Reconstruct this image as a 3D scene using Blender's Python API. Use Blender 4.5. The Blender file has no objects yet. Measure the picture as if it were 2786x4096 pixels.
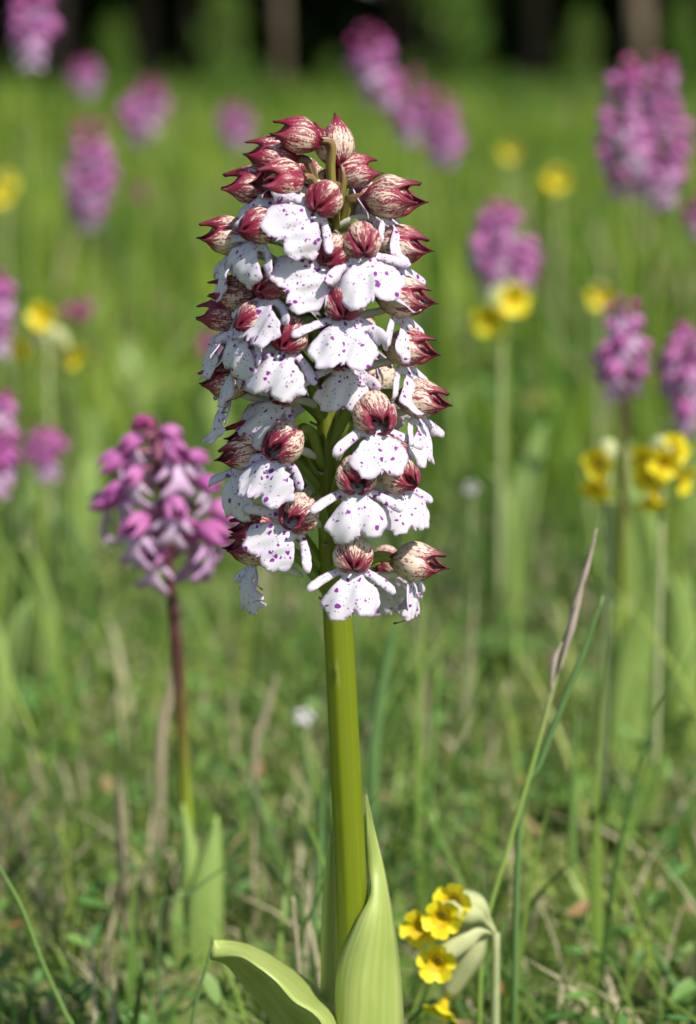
import bpy, math, random
import numpy as np
from mathutils import Vector, Matrix, Euler
from mathutils.geometry import delaunay_2d_cdt

random.seed(7)
rng = np.random.default_rng(11)
R = math.radians
S = bpy.context.scene
COL = S.collection

# ------------------------------------------------------------------ camera
CAM_H = 0.32                      # eye height above the turf, metres
FPX = 10240.0                     # focal length in pixels of the 2786 x 4096 photograph
PITCH = math.atan((2048 - 200) / FPX)
cam = bpy.data.cameras.new('camera')
cam.sensor_fit = 'VERTICAL'; cam.sensor_height = 36; cam.sensor_width = 36
cam.lens = 90
cam.clip_start = 0.02; cam.clip_end = 500
cam_o = bpy.data.objects.new('camera', cam); COL.objects.link(cam_o)
cam_o.location = (0, 0, CAM_H)
cam_o.rotation_euler = (math.pi / 2 - PITCH, 0, 0)
S.camera = cam_o
FWD = Vector((0, math.cos(PITCH), -math.sin(PITCH)))
UPV = Vector((0, math.sin(PITCH), math.cos(PITCH)))
CPOS = Vector((0, 0, CAM_H))
YS = 0.675                        # the big orchid stands this far from the lens
cam.dof.use_dof = True
cam.dof.aperture_fstop = 9.0
cam.dof.focus_distance = 0.672

# ------------------------------------------------------------------ sky and sun
SUN_AZ, SUN_EL = R(42), R(50)     # to the right of and behind the photographer
sdir = Vector((math.sin(SUN_AZ) * math.cos(SUN_EL), -math.cos(SUN_AZ) * math.cos(SUN_EL), math.sin(SUN_EL)))
W = bpy.data.worlds.new('World'); S.world = W; W.use_nodes = True
nt = W.node_tree; bg = nt.nodes['Background']
sky = nt.nodes.new('ShaderNodeTexSky'); sky.sky_type = 'NISHITA'; sky.sun_disc = False
sky.sun_elevation = SUN_EL; sky.sun_rotation = math.pi - SUN_AZ
nt.links.new(sky.outputs[0], bg.inputs[0]); bg.inputs[1].default_value = 0.10
sl = bpy.data.lights.new('sun', 'SUN'); sl.energy = 4.6; sl.angle = R(0.55); sl.color = (1, .955, .88)
so = bpy.data.objects.new('sun', sl); COL.objects.link(so)
so.rotation_euler = sdir.to_track_quat('Z', 'Y').to_euler(); so.location = (2, -2, 4)
S.view_settings.view_transform = 'Standard'; S.view_settings.look = 'None'
S.view_settings.exposure = 0.42; S.view_settings.gamma = 1.0
S.view_settings.use_curve_mapping = False
S.cycles.max_bounces = 8; S.cycles.transparent_max_bounces = 8; S.cycles.transmission_bounces = 6

# ------------------------------------------------------------------ helpers
def at(px, py, Y):
    """the point at distance Y that shows at photo pixel (px, py)"""
    d = FWD + Vector((1, 0, 0)) * ((px - 1393) / FPX) + UPV * ((2048 - py) / FPX)
    return CPOS + d * (Y / d.y)

def link(o, parent=None):
    COL.objects.link(o)
    if parent is not None: o.parent = parent
    return o

def mesh(name, verts, faces, mats, uv=None, attrs=None, smooth=True, mi=None):
    me = bpy.data.meshes.new(name)
    me.from_pydata([tuple(v) for v in verts], [], [tuple(f) for f in faces])
    finish(me, mats, uv, attrs, smooth, mi)
    return me

def finish(me, mats, uv, attrs, smooth, mi=None):
    for m in (mats if isinstance(mats, (list, tuple)) else [mats]): me.materials.append(m)
    if smooth: me.polygons.foreach_set('use_smooth', np.ones(len(me.polygons), dtype=bool))
    if mi is not None: me.polygons.foreach_set('material_index', np.asarray(mi, dtype=np.int32))
    if uv is not None:
        lay = me.uv_layers.new(name='UVMap')
        idx = np.zeros(len(me.loops), dtype=np.int32); me.loops.foreach_get('vertex_index', idx)
        lay.data.foreach_set('uv', np.asarray(uv, dtype=np.float32)[idx].ravel())
    if attrs:
        for k, a in attrs.items():
            at_ = me.attributes.new(k, 'FLOAT', 'POINT')
            at_.data.foreach_set('value', np.asarray(a, dtype=np.float32))
    me.update()

def big_mesh(name, V, F, mats, attrs=None):
    """numpy arrays straight into a mesh; F is (n, 4) or (n, 3)"""
    me = bpy.data.meshes.new(name)
    k = F.shape[1]
    me.vertices.add(len(V)); me.vertices.foreach_set('co', V.astype(np.float32).ravel())
    me.loops.add(F.size); me.loops.foreach_set('vertex_index', F.astype(np.int32).ravel())
    me.polygons.add(len(F)); me.polygons.foreach_set('loop_start', np.arange(0, F.size, k, dtype=np.int32))
    me.update(calc_edges=True)
    finish(me, mats, None, attrs, True)
    return me

def obj(name, me, parent=None, M=None):
    o = bpy.data.objects.new(name, me); link(o, parent)
    if M is not None: o.matrix_basis = M
    return o

def tag(o, label=None, cat=None, group=None, kind=None):
    if label: o['label'] = label
    if cat: o['category'] = cat
    if group: o['group'] = group
    if kind: o['kind'] = kind
    return o

def empty(name, loc):
    o = bpy.data.objects.new(name, None); link(o); o.location = loc
    o.empty_display_size = 0.01
    return o

def solid(o, th, off=0.0):
    m = o.modifiers.new('thickness', 'SOLIDIFY'); m.thickness = th; m.offset = off; m.use_rim = True
    return o

def spline(P, n):
    """Catmull-Rom through the points, n samples"""
    P = np.array([list(p) for p in P], dtype=float)
    Q = np.vstack([2 * P[0] - P[1], P, 2 * P[-1] - P[-2]])
    out = []
    m = len(P) - 1
    for t in np.linspace(0, m, n):
        i = min(int(t), m - 1); u = t - i
        a, b, c, d = Q[i], Q[i + 1], Q[i + 2], Q[i + 3]
        out.append(0.5 * ((2 * b) + (-a + c) * u + (2 * a - 5 * b + 4 * c - d) * u * u + (-a + 3 * b - 3 * c + d) * u ** 3))
    return np.array(out)

def tube(path, rad, seg=12, ribs=0, ribamp=0.0, twist=0.0, cap=True):
    """verts, faces, uv, t of a tapering tube along path"""
    path = np.asarray(path); n = len(path)
    rad = np.interp(np.linspace(0, 1, n), np.linspace(0, 1, len(rad)), rad) if len(rad) != n else np.asarray(rad)
    T = np.gradient(path, axis=0); T /= np.linalg.norm(T, axis=1)[:, None] + 1e-12
    ref = np.array([0, 1, 0]) if abs(T[0][1]) < .9 else np.array([1, 0, 0])
    N = np.cross(T[0], ref); N /= np.linalg.norm(N)
    V, UV, TT = [], [], []
    for i in range(n):
        N = N - T[i] * np.dot(N, T[i]); N /= np.linalg.norm(N)
        B = np.cross(T[i], N)
        for k in range(seg):
            a = 2 * math.pi * k / seg
            r = rad[i] * (1 + (ribamp * math.cos(ribs * a + twist * i / n) if ribs else 0))
            V.append(path[i] + r * (math.cos(a) * N + math.sin(a) * B))
            UV.append((k / seg, i / (n - 1))); TT.append(i / (n - 1))
    F = []
    for i in range(n - 1):
        for k in range(seg):
            k2 = (k + 1) % seg
            F.append((i * seg + k, i * seg + k2, (i + 1) * seg + k2, (i + 1) * seg + k))
    if cap:
        for i, c in ((0, path[0] - T[0] * rad[0] * .3), (n - 1, path[-1] + T[-1] * rad[-1] * .6)):
            ci = len(V); V.append(c); UV.append((.5, 0 if i == 0 else 1)); TT.append(0 if i == 0 else 1)
            for k in range(seg):
                k2 = (k + 1) % seg
                F.append((i * seg + k2, i * seg + k, ci) if i == 0 else (i * seg + k, i * seg + k2, ci))
    return V, F, UV, TT

def rails(rl, n=28, m=5, bulge=None, crease=0.0):
    """a sheet spanned by two or more rails (each a list of points); m columns between neighbours"""
    rs = [spline(r, n) for r in rl]
    V, UV = [], []
    cols = np.linspace(0, len(rs) - 1, (len(rs) - 1) * m + 1)
    for i in range(n):
        P = np.array([r[i] for r in rs])
        for c in cols:
            if len(rs) == 2: p = P[0] * (1 - c) + P[1] * c
            else:
                lin = P[0] * max(0, 1 - c) + P[1] * (1 - abs(c - 1)) + P[2] * max(0, c - 1)
                p = P[0] * (c - 1) * (c - 2) / 2 - P[1] * c * (c - 2) + P[2] * c * (c - 1) / 2
                p = p * (1 - crease) + lin * crease
            if bulge is not None:
                q = c / (len(rs) - 1)
                p = p + np.array(bulge) * math.sin(math.pi * q) * math.sin(math.pi * min(1, .12 + .85 * (1 - i / (n - 1)))) 
            V.append(p); UV.append((c / (len(rs) - 1), i / (n - 1)))
    w = len(cols)
    F = [(i * w + k, i * w + k + 1, (i + 1) * w + k + 1, (i + 1) * w + k) for i in range(n - 1) for k in range(w - 1)]
    return V, F, UV

# ------------------------------------------------------------------ materials
class NT:
    def __init__(s, name):
        s.m = bpy.data.materials.new(name); s.m.use_nodes = True
        s.t = s.m.node_tree; s.b = s.t.nodes['Principled BSDF']; s.out = s.t.nodes['Material Output']
    def n(s, typ, **kw):
        nd = s.t.nodes.new('ShaderNode' + typ)
        for k, v in kw.items():
            if k.startswith('i_'): nd.inputs[k[2:]].default_value = v
            else: setattr(nd, k, v)
        return nd
    def l(s, a, b): s.t.links.new(a, b)
    def math(s, op, a, b=None, c=None, clamp=False):
        nd = s.n('Math', operation=op); nd.use_clamp = clamp
        for i, v in enumerate((a, b, c)):
            if v is None: continue
            if hasattr(v, 'is_output'): s.l(v, nd.inputs[i])
            else: nd.inputs[i].default_value = v
        return nd.outputs[0]
    def mix(s, fac, a, b):
        nd = s.n('Mix', data_type='RGBA')
        for sock, v in ((nd.inputs[0], fac), (nd.inputs[6], a), (nd.inputs[7], b)):
            if hasattr(v, 'is_output'): s.l(v, sock)
            else: sock.default_value = v if not isinstance(v, tuple) else (*v, 1)[:4]
        return nd.outputs[2]
    def ramp(s, fac, stops, interp='LINEAR'):
        nd = s.n('ValToRGB'); cr = nd.color_ramp; cr.interpolation = interp
        while len(cr.elements) < len(stops): cr.elements.new(.5)
        for e, (p, c) in zip(cr.elements, stops):
            e.position = p; e.color = (*c, 1) if isinstance(c, tuple) else (c, c, c, 1)
        s.l(fac, nd.inputs[0]); return nd.outputs[0]
    def sub(s, name):
        return s.n('Attribute', attribute_name=name).outputs['Fac']
    def objattr(s, name):
        return s.n('Attribute', attribute_name=name, attribute_type='OBJECT').outputs['Fac']
    def surface(s, col, rough=.5, spec=.4, trans=0.0, tcol=None, bump=None, bd=0.2, bdist=0.0005):
        b = s.b
        if hasattr(col, 'is_output'): s.l(col, b.inputs['Base Color'])
        else: b.inputs['Base Color'].default_value = (*col, 1)
        b.inputs['Roughness'].default_value = rough
        b.inputs['Specular IOR Level'].default_value = spec
        if bump is not None:
            bn = s.n('Bump'); bn.inputs['Strength'].default_value = bd; bn.inputs['Distance'].default_value = bdist
            s.l(bump, bn.inputs['Height']); s.l(bn.outputs[0], b.inputs['Normal'])
        if trans > 0:
            tr = s.n('BsdfTranslucent'); mx = s.n('MixShader'); mx.inputs[0].default_value = trans
            c = tcol if tcol is not None else col
            if hasattr(c, 'is_output'): s.l(c, tr.inputs[0])
            else: tr.inputs[0].default_value = (*c, 1)
            s.l(b.outputs[0], mx.inputs[1]); s.l(tr.outputs[0], mx.inputs[2]); s.l(mx.outputs[0], s.out.inputs[0])
        return s.m

def uvmap(k, sx, sy, jitter=True):
    """scaled uv with a per-object shift"""
    uv = k.n('UVMap').outputs[0]
    mp = k.n('Mapping'); mp.inputs['Scale'].default_value = (sx, sy, 1)
    k.l(uv, mp.inputs[0])
    if not jitter: return mp.outputs[0]
    rnd = k.math('MULTIPLY', k.n('ObjectInfo').outputs['Random'], 61.0)
    cb = k.n('CombineXYZ'); k.l(rnd, cb.inputs[2])
    va = k.n('VectorMath', operation='ADD'); k.l(mp.outputs[0], va.inputs[0]); k.l(cb.outputs[0], va.inputs[1])
    return va.outputs[0]

def mat_lip(white=(.745, .71, .76), spotc=(.30, .03, .36), edgec=(.62, .42, .68), amount=1.0):
    k = NT('lip_petal')
    vec = uvmap(k, 1, 1)
    ns = k.n('TexNoise'); ns.inputs['Scale'].default_value = 9; ns.inputs['Detail'].default_value = 2
    k.l(vec, ns.inputs['Vector'])
    va = k.n('VectorMath', operation='MULTIPLY_ADD'); k.l(ns.outputs['Color'], va.inputs[0])
    va.inputs[1].default_value = (.10, .10, 0); k.l(vec, va.inputs[2])
    mask = k.sub('spot')
    tot = None
    for sc, thr, keep in ((8.0, .38, .58), (16.0, .32, .68)):
        vo = k.n('TexVoronoi'); vo.inputs['Scale'].default_value = sc; k.l(va.outputs[0], vo.inputs['Vector'])
        sp = k.n('SeparateColor'); k.l(vo.outputs['Color'], sp.inputs[0])
        kp = k.math('LESS_THAN', sp.outputs[0], k.math('MULTIPLY', mask, keep * amount))
        rad = k.math('MULTIPLY', k.math('ADD', sp.outputs[1], .45), thr)
        hit = k.ramp(k.math('SUBTRACT', rad, vo.outputs['Distance']), [(0, 0.0), (.10, 1.0)])
        h = k.math('MULTIPLY', hit, kp)
        if sc > 10: h = k.math('MULTIPLY', h, .72)
        tot = h if tot is None else k.math('MAXIMUM', tot, h)
    n2 = k.n('TexNoise'); n2.inputs['Scale'].default_value = 3; k.l(vec, n2.inputs['Vector'])
    base = k.mix(k.math('MULTIPLY', n2.outputs[0], .25), white, (white[0] * .93, white[1] * .86, white[2] * .95))
    base = k.mix(k.math('MULTIPLY', k.sub('rim'), .55), base, edgec)
    sc2 = k.mix(n2.outputs[0], spotc, (spotc[0] * .75, spotc[1], spotc[2] * .7))
    col = k.mix(tot, base, sc2)
    n3 = k.n('TexNoise'); n3.inputs['Scale'].default_value = 45; k.l(vec, n3.inputs['Vector'])
    hgt = k.math('ADD', k.math('MULTIPLY', n3.outputs[0], .5), tot)
    return k.surface(col, .5, .25, .25, None, hgt, .18, .0002)

def mat_hood(cream=(.72, .60, .47), red=(.16, .006, .022), red2=(.31, .018, .06)):
    k = NT('hood_sepal')
    red_o = k.objattr('redness')
    v1 = uvmap(k, 15, 2.1); v2 = uvmap(k, 20, 12); v3 = uvmap(k, 4, 2)
    n1 = k.n('TexNoise'); n1.inputs['Scale'].default_value = 1; n1.inputs['Detail'].default_value = 4; n1.inputs['Distortion'].default_value = 1.4; k.l(v1, n1.inputs['Vector'])
    n2 = k.n('TexNoise'); n2.inputs['Scale'].default_value = 1.6; n2.inputs['Detail'].default_value = 3; k.l(v2, n2.inputs['Vector'])
    n3 = k.n('TexNoise'); n3.inputs['Scale'].default_value = 1; n3.inputs['Detail'].default_value = 3; k.l(v3, n3.inputs['Vector'])
    uv = k.n('UVMap').outputs[0]; sep = k.n('SeparateXYZ'); k.l(uv, sep.inputs[0])
    s = k.math('ABSOLUTE', k.math('MULTIPLY', k.math('SUBTRACT', sep.outputs[0], .5), 2.0))
    edge = k.math('POWER', s, 4.5)
    tip = k.math('POWER', sep.outputs[1], 5.0)
    base = k.math('POWER', k.math('SUBTRACT', 1.0, sep.outputs[1]), 9.0)
    a = k.math('ADD', k.math('MULTIPLY', n1.outputs[0], .62), k.math('MULTIPLY', n2.outputs[0], .42))
    a = k.math('ADD', a, k.math('MULTIPLY', k.math('SUBTRACT', n3.outputs[0], .5), .34))
    a = k.math('ADD', a, k.math('MULTIPLY', edge, .30))
    a = k.math('ADD', a, k.math('MULTIPLY', tip, .34))
    a = k.math('ADD', a, k.math('MULTIPLY', k.math('MULTIPLY', base, red_o), .5))
    a = k.math('ADD', a, k.math('MULTIPLY', k.math('SUBTRACT', red_o, .55), .20))
    f = k.ramp(a, [(.555, 0.0), (.62, .8), (.70, 1.0)])
    vo = k.n('TexVoronoi'); vo.inputs['Scale'].default_value = 1; k.l(uvmap(k, 15, 8), vo.inputs['Vector'])
    sc_ = k.n('SeparateColor'); k.l(vo.outputs['Color'], sc_.inputs[0])
    fk = k.math('MULTIPLY', k.ramp(vo.outputs['Distance'], [(.26, 1.0), (.40, 0.0)]), k.math('LESS_THAN', sc_.outputs[0], .62))
    f = k.math('MAXIMUM', f, k.math('MULTIPLY', fk, .8))
    rc = k.mix(n3.outputs[0], red, red2)
    cr = k.mix(k.math('MULTIPLY', red_o, .25), cream, (.60, .30, .28))
    col = k.mix(f, cr, rc)
    dk = k.math('POWER', sep.outputs[1], 14.0)
    col = k.mix(dk, col, (.06, .008, .015))
    return k.surface(col, .40, .4, .14, None, n1.outputs[0], .4, .0005)

def mat_leafy(name, c1, c2, c3=None, sx=26, rough=.42, trans=.28, spec=.45):
    """long-veined leaf"""
    k = NT(name)
    v = uvmap(k, sx, .8); n1 = k.n('TexNoise'); n1.inputs['Scale'].default_value = 1; n1.inputs['Detail'].default_value = 3; k.l(v, n1.inputs['Vector'])
    v2 = uvmap(k, 3, 5); n2 = k.n('TexNoise'); n2.inputs['Scale'].default_value = 1.2; n2.inputs['Detail'].default_value = 4; k.l(v2, n2.inputs['Vector'])
    col = k.mix(k.ramp(n1.outputs[0], [(.35, 0.0), (.65, 1.0)]), c1, c2)
    if c3: col = k.mix(k.ramp(n2.outputs[0], [(.45, 0.0), (.75, .8)]), col, c3)
    return k.surface(col, rough, spec, trans, None, n1.outputs[0], .35, .0006)

def mat_tube(name, stops, streak=(.25, .28, .03), samt=.35, rough=.4, spec=.5, sx=14, trans=.0):
    """stem: colour along its length plus fine streaks"""
    k = NT(name)
    t = k.sub('t')
    v = uvmap(k, sx, 1.2); n1 = k.n('TexNoise'); n1.inputs['Scale'].default_value = 1; n1.inputs['Detail'].default_value = 4; k.l(v, n1.inputs['Vector'])
    v2 = uvmap(k, 5, 14); n2 = k.n('TexNoise'); n2.inputs['Scale'].default_value = 1.4; n2.inputs['Detail'].default_value = 3; k.l(v2, n2.inputs['Vector'])
    tt = k.math('ADD', t, k.math('MULTIPLY', k.math('SUBTRACT', n1.outputs[0], .5), .12))
    col = k.ramp(tt, stops)
    col = k.mix(k.math('MULTIPLY', k.ramp(n1.outputs[0], [(.45, 0.0), (.7, 1.0)]), samt), col, streak)
    col = k.mix(k.ramp(n2.outputs[0], [(.62, 0.0), (.75, .3)]), col, (.40, .40, .12))
    return k.surface(col, rough, spec, trans, None, n1.outputs[0], .3, .0004)

def mat_blades(name, stops, trans=.38, rough=.42):
    k = NT(name)
    col = k.ramp(k.sub('rnd'), stops)
    return k.surface(col, rough, .2, trans)

def mat_plain(name, col, rough=.5, spec=.4, trans=0.0, var=.2, scale=300):
    k = NT(name)
    tc = k.n('TexCoord'); ns = k.n('TexNoise'); ns.inputs['Scale'].default_value = scale; ns.inputs['Detail'].default_value = 3
    k.l(tc.outputs['Object'], ns.inputs['Vector'])
    c = k.mix(ns.outputs[0], tuple(x * (1 - var) for x in col), tuple(min(1, x * (1 + var)) for x in col))
    return k.surface(c, rough, spec, trans)

M_LIP = mat_lip()
M_HOOD = mat_hood()
M_STEM = mat_tube('orchid_stem', [(0, (.15, .19, .003)), (.50, (.145, .18, .003)), (.62, (.13, .155, .006)), (.78, (.19, .19, .025)), (1, (.22, .15, .04))], streak=(.09, .115, .010), samt=.5)
M_OVARY = mat_tube('green_ovary', [(0, (.19, .27, .035)), (.6, (.20, .28, .035)), (1, (.24, .27, .06))], streak=(.09, .16, .02), samt=.6, sx=9)
M_OVARY_R = mat_tube('striped_ovary', [(0, (.24, .25, .03)), (.5, (.22, .18, .04)), (1, (.20, .09, .06))], streak=(.06, .012, .012), samt=1.0, sx=5)
M_SPUR = mat_plain('spur_tissue', (.74, .74, .66), .45, .4, .25, .08)
M_OLEAF = mat_leafy('orchid_leaf', (.30, .38, .085), (.38, .44, .135), (.27, .35, .075), sx=17, trans=.06)
M_BRACT = mat_plain('bract', (.42, .36, .33), .6, .3, .2)
M_PLEAF = mat_leafy('pale_orchid_leaf', (.30, .44, .11), (.36, .48, .14), (.28, .42, .09))
M_PSTEM = mat_tube('purple_stem', [(0, (.22, .33, .025)), (.22, (.22, .29, .02)), (.34, (.13, .10, .02)), (.44, (.085, .025, .028)), (1, (.10, .025, .045))], streak=(.05, .015, .015), samt=.4)
M_PSTEM2 = mat_tube('pale_stem', [(0, (.18, .28, .03)), (.4, (.17, .25, .03)), (.7, (.12, .12, .03)), (1, (.13, .05, .05))], streak=(.12, .14, .02), samt=.4)

def mat_pink(name, c1, c2, scale=260):
    k = NT(name)
    tc = k.n('TexCoord'); ns = k.n('TexNoise'); ns.inputs['Scale'].default_value = scale; ns.inputs['Detail'].default_value = 3
    k.l(tc.outputs['Object'], ns.inputs['Vector'])
    rnd = k.n('ObjectInfo').outputs['Random']
    f = k.math('ADD', k.math('MULTIPLY', ns.outputs[0], .8), k.math('MULTIPLY', k.math('SUBTRACT', rnd, .5), .6), clamp=True)
    return k.surface(k.mix(f, c1, c2), .5, .35, .3)
M_PHOOD = mat_pink('pink_hood', (.44, .09, .33), (.64, .25, .52))
M_PLIP = mat_pink('pink_lip', (.54, .24, .52), (.82, .68, .81))
M_PBUD = mat_pink('magenta_bud', (.36, .04, .18), (.50, .10, .30))
M_PCOL = mat_plain('pink_ovary', (.30, .10, .16), .5, .4, .1)

# ------------------------------------------------------------------ the setting
def ground_material():
    k = NT('meadow_soil')
    tc = k.n('TexCoord')
    def ns(sc, d=4):
        n = k.n('TexNoise'); n.inputs['Scale'].default_value = sc; n.inputs['Detail'].default_value = d
        k.l(tc.outputs['Object'], n.inputs['Vector']); return n.outputs[0]
    a, b, c = ns(60), ns(9), ns(1.3)
    col = k.mix(k.ramp(a, [(.35, 0.0), (.65, 1.0)]), (.07, .09, .025), (.20, .17, .09))
    col = k.mix(k.ramp(b, [(.4, 0.0), (.65, .8)]), col, (.10, .17, .03))
    col = k.mix(k.math('MULTIPLY', c, .5), col, (.14, .23, .04))
    return k.surface(col, .9, .1, 0, None, a, .6, .01)

g = obj('meadow_ground', mesh('meadow_ground', [(-250, -60, 0), (250, -60, 0), (250, 400, 0), (-250, 400, 0)], [(0, 1, 2, 3)], ground_material(), smooth=False))
tag(g, kind='structure')
k = NT('leaf_litter')
tc = k.n('TexCoord'); vv = k.n('TexVoronoi'); vv.inputs['Scale'].default_value = 14; k.l(tc.outputs['Object'], vv.inputs['Vector'])
lc = k.mix(vv.outputs['Distance'], (.05, .032, .018), (.085, .055, .03))
k.surface(lc, .9, .1, 0, None, vv.outputs['Distance'], .6, .02)
f = obj('woodland_floor', mesh('woodland_floor', [(-60, 17.2, .004), (-20, 16.8, .004), (-6, 17.3, .004), (0, 16.7, .004), (7, 17.4, .004), (20, 16.9, .004), (60, 17.3, .004), (60, 80, .004), (-60, 80, .004)], [tuple(range(9))], k.m, smooth=False))
tag(f, kind='structure')

# ---- grass: one mass that nobody could count
def blades(name, n, y0, y1, h, w, K, mat, bend=(.15, .9), rndf=None):
    u = rng.random(n)
    # even density over the widening wedge
    a = .19 if y0 < 1.6 else .27; b = .30
    A = lambda y: a * y * y / 2 + b * y
    tgt = A(y0) + u * (A(y1) - A(y0))
    y = (-b + np.sqrt(b * b + 2 * a * tgt)) / a
    x = (rng.random(n) * 2 - 1) * (a * y + b)
    # clumping
    cl = np.sin(x * 23 + 3 * np.sin(y * 11)) * np.sin(y * 19 + 2 * np.sin(x * 13))
    hh = (h[0] + (h[1] - h[0]) * rng.random(n) ** 1.6) * (1 + .25 * cl)
    # trodden shorter in front of the near pink orchid
    ax_ = (x / np.maximum(y, .1)); hh = np.where((y < .868) & (ax_ > -.076) & (ax_ < -.041), hh * .28, hh)
    ww = w[0] + (w[1] - w[0]) * rng.random(n)
    az = rng.random(n) * 2 * np.pi
    bd = bend[0] + (bend[1] - bend[0]) * rng.random(n)
    kink = rng.random(n)
    face = az + np.pi / 2 + rng.normal(0, .5, n)
    t = np.linspace(0, 1, K + 1)
    V = np.zeros((n, K + 1, 2, 3))
    for i, tt in enumerate(t):
        out = bd * hh * (tt ** 1.7) 
        zz = hh * tt * (1 - .45 * bd * tt)
        cx = x + np.cos(az) * out + .12 * hh * tt * np.cos(az + 1.7) * kink
        cy = y + np.sin(az) * out
        wd = ww * (1 - tt ** 1.8 * .94) * .5
        V[:, i, 0, 0] = cx - np.cos(face) * wd; V[:, i, 1, 0] = cx + np.cos(face) * wd
        V[:, i, 0, 1] = cy - np.sin(face) * wd; V[:, i, 1, 1] = cy + np.sin(face) * wd
        V[:, i, :, 2] = (zz - .002)[:, None]
    base = (np.arange(n) * (K + 1) * 2)[:, None]
    F = np.concatenate([np.stack([base[:, 0] + 2 * i, base[:, 0] + 2 * i + 1, base[:, 0] + 2 * i + 3, base[:, 0] + 2 * i + 2], 1)[:, None] for i in range(K)], 1).reshape(-1, 4)
    r = rng.random(n) if rndf is None else rndf(n, x, y)
    rr = np.repeat(r, (K + 1) * 2)
    return V.reshape(-1, 3), F, rr

def join(parts):
    V, F, A, o = [], [], [], 0
    for v, f_, a in parts:
        V.append(v); F.append(f_ + o); A.append(a); o += len(v)
    return np.concatenate(V), np.concatenate(F), np.concatenate(A)

GR = [(0, (.045, .105, .016)), (.22, (.10, .195, .022)), (.45, (.18, .295, .028)), (.64, (.26, .37, .036)), (.80, (.34, .42, .055)), (.86, (.42, .36, .19)), (1, (.52, .43, .28))]
M_GRASS = mat_blades('meadow_grass', GR)
M_TURF = mat_blades('near_turf', [(0, (.06, .125, .03)), (.22, (.11, .205, .042)), (.45, (.18, .29, .05)), (.64, (.26, .37, .065)), (.80, (.36, .44, .10)), (.86, (.44, .38, .22)), (1, (.54, .46, .32))])
def dry(p):
    return lambda n, x, y: np.where(rng.random(n) < p, .86 + .14 * rng.random(n), np.clip(.42 + .20 * np.sin(x * 7 + y * 3) * np.sin(y * 5) + .22 * np.sin(x * 31 + 2 * np.sin(y * 9)) * np.sin(y * 13 + 5) + rng.normal(0, .2, n), 0, .79))
near = [blades('g', 17000, .50, 1.7, (.02, .062), (.0014, .0036), 4, None, rndf=dry(.20)),
        blades('g', 7000, .60, 1.7, (.01, .03), (.0012, .003), 3, None, bend=(1.0, 2.2), rndf=dry(.55)),
        blades('g', 700, .74, 1.7, (.09, .15), (.002, .0036), 5, None, bend=(.1, .6), rndf=dry(.05))]
# different segment counts need separate face arrays but the same width (quads)
gv, gf, ga = join(near)
o = obj('meadow_grass', big_mesh('meadow_grass', gv, gf, M_TURF, {'rnd': ga}))
tag(o, 'short tangled green and straw grass in front of and around the white orchid', 'grass', kind='stuff')
far = [blades('g', 1500, 1.5, 4.5, (.12, .24), (.004, .009), 4, None, bend=(.1, .5), rndf=dry(.08)),
       blades('g', 1200, 4.5, 12, (.14, .28), (.008, .018), 4, None, bend=(.1, .5), rndf=dry(.05)),
       blades('g', 54000, 1.7, 4.5, (.04, .12), (.003, .006), 3, None, rndf=dry(.07)),
       blades('g', 62000, 4.5, 9.5, (.06, .14), (.006, .012), 3, None, rndf=dry(.03)),
       blades('g', 70000, 9.5, 17.6, (.07, .17), (.012, .024), 2, None, rndf=dry(.02))]
far.append(blades('g', 15000, 10.5, 17.4, (.08, .22), (.012, .03), 3, None, bend=(.1, .7), rndf=lambda n, x, y: np.clip(.10 + .25 * np.sin(x * 5) * np.sin(y * 3) + rng.normal(0, .12, n), 0, .6)))
gv, gf, ga = join(far)
o = obj('meadow_grass', big_mesh('meadow_grass', gv, gf, M_GRASS, {'rnd': ga}))
tag(o, 'smooth bright green far meadow grass reaching back to the dark wood', 'grass', kind='stuff')

# ---- low broad leaves of clover and other herbs between the grass
def herb_leaves(n, y0, y1, size, zr):
    a, b = .19, .30
    A = lambda y: a * y * y / 2 + b * y
    y = (-b + np.sqrt(b * b + 2 * a * (A(y0) + rng.random(n) * (A(y1) - A(y0))))) / a
    x = (rng.random(n) * 2 - 1) * (.19 * y + .3)
    z = zr[0] + (zr[1] - zr[0]) * rng.random(n)
    L = size[0] + (size[1] - size[0]) * rng.random(n); Wd = L * (.25 + .25 * rng.random(n))
    az = rng.random(n) * 2 * np.pi; tilt = rng.normal(.35, .4, n); roll = rng.normal(0, .45, n)
    prof = [(-.5, .0), (-.25, .8), (.1, 1.0), (.35, .7), (.5, .05)]
    V = np.zeros((n, len(prof), 3, 3))
    dx, dy = np.cos(az), np.sin(az)
    for i, (l, w_) in enumerate(prof):
        for j, s_ in enumerate((-1, 0, 1)):
            fx = l * L * np.cos(tilt); side = s_ * w_ * Wd * .5
            up = l * L * np.sin(tilt) + side * np.sin(roll) + abs(s_) * .12 * L - .25 * L * l * l
            V[:, i, j, 0] = x + dx * fx - dy * side; V[:, i, j, 1] = y + dy * fx + dx * side; V[:, i, j, 2] = np.maximum(z + up, .001)
    P = len(prof) * 3; base = np.arange(n) * P
    F = np.concatenate([np.stack([base + i * 3 + j, base + i * 3 + j + 1, base + i * 3 + j + 4, base + i * 3 + j + 3], 1)[:, None] for i in range(len(prof) - 1) for j in range(2)], 1).reshape(-1, 4)
    return V.reshape(-1, 3), F, np.repeat(rng.random(n), P)
M_HERB = mat_blades('herb_leaves', [(0, (.07, .17, .04)), (.4, (.12, .26, .06)), (.75, (.20, .34, .08)), (.9, (.22, .30, .10)), (.95, (.30, .14, .05)), (1, (.42, .30, .16))], .3)
hv, hf, ha = join([herb_leaves(5200, .55, 1.8, (.006, .014), (.003, .03)), herb_leaves(7000, 1.8, 5, (.012, .03), (.01, .06))])
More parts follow.
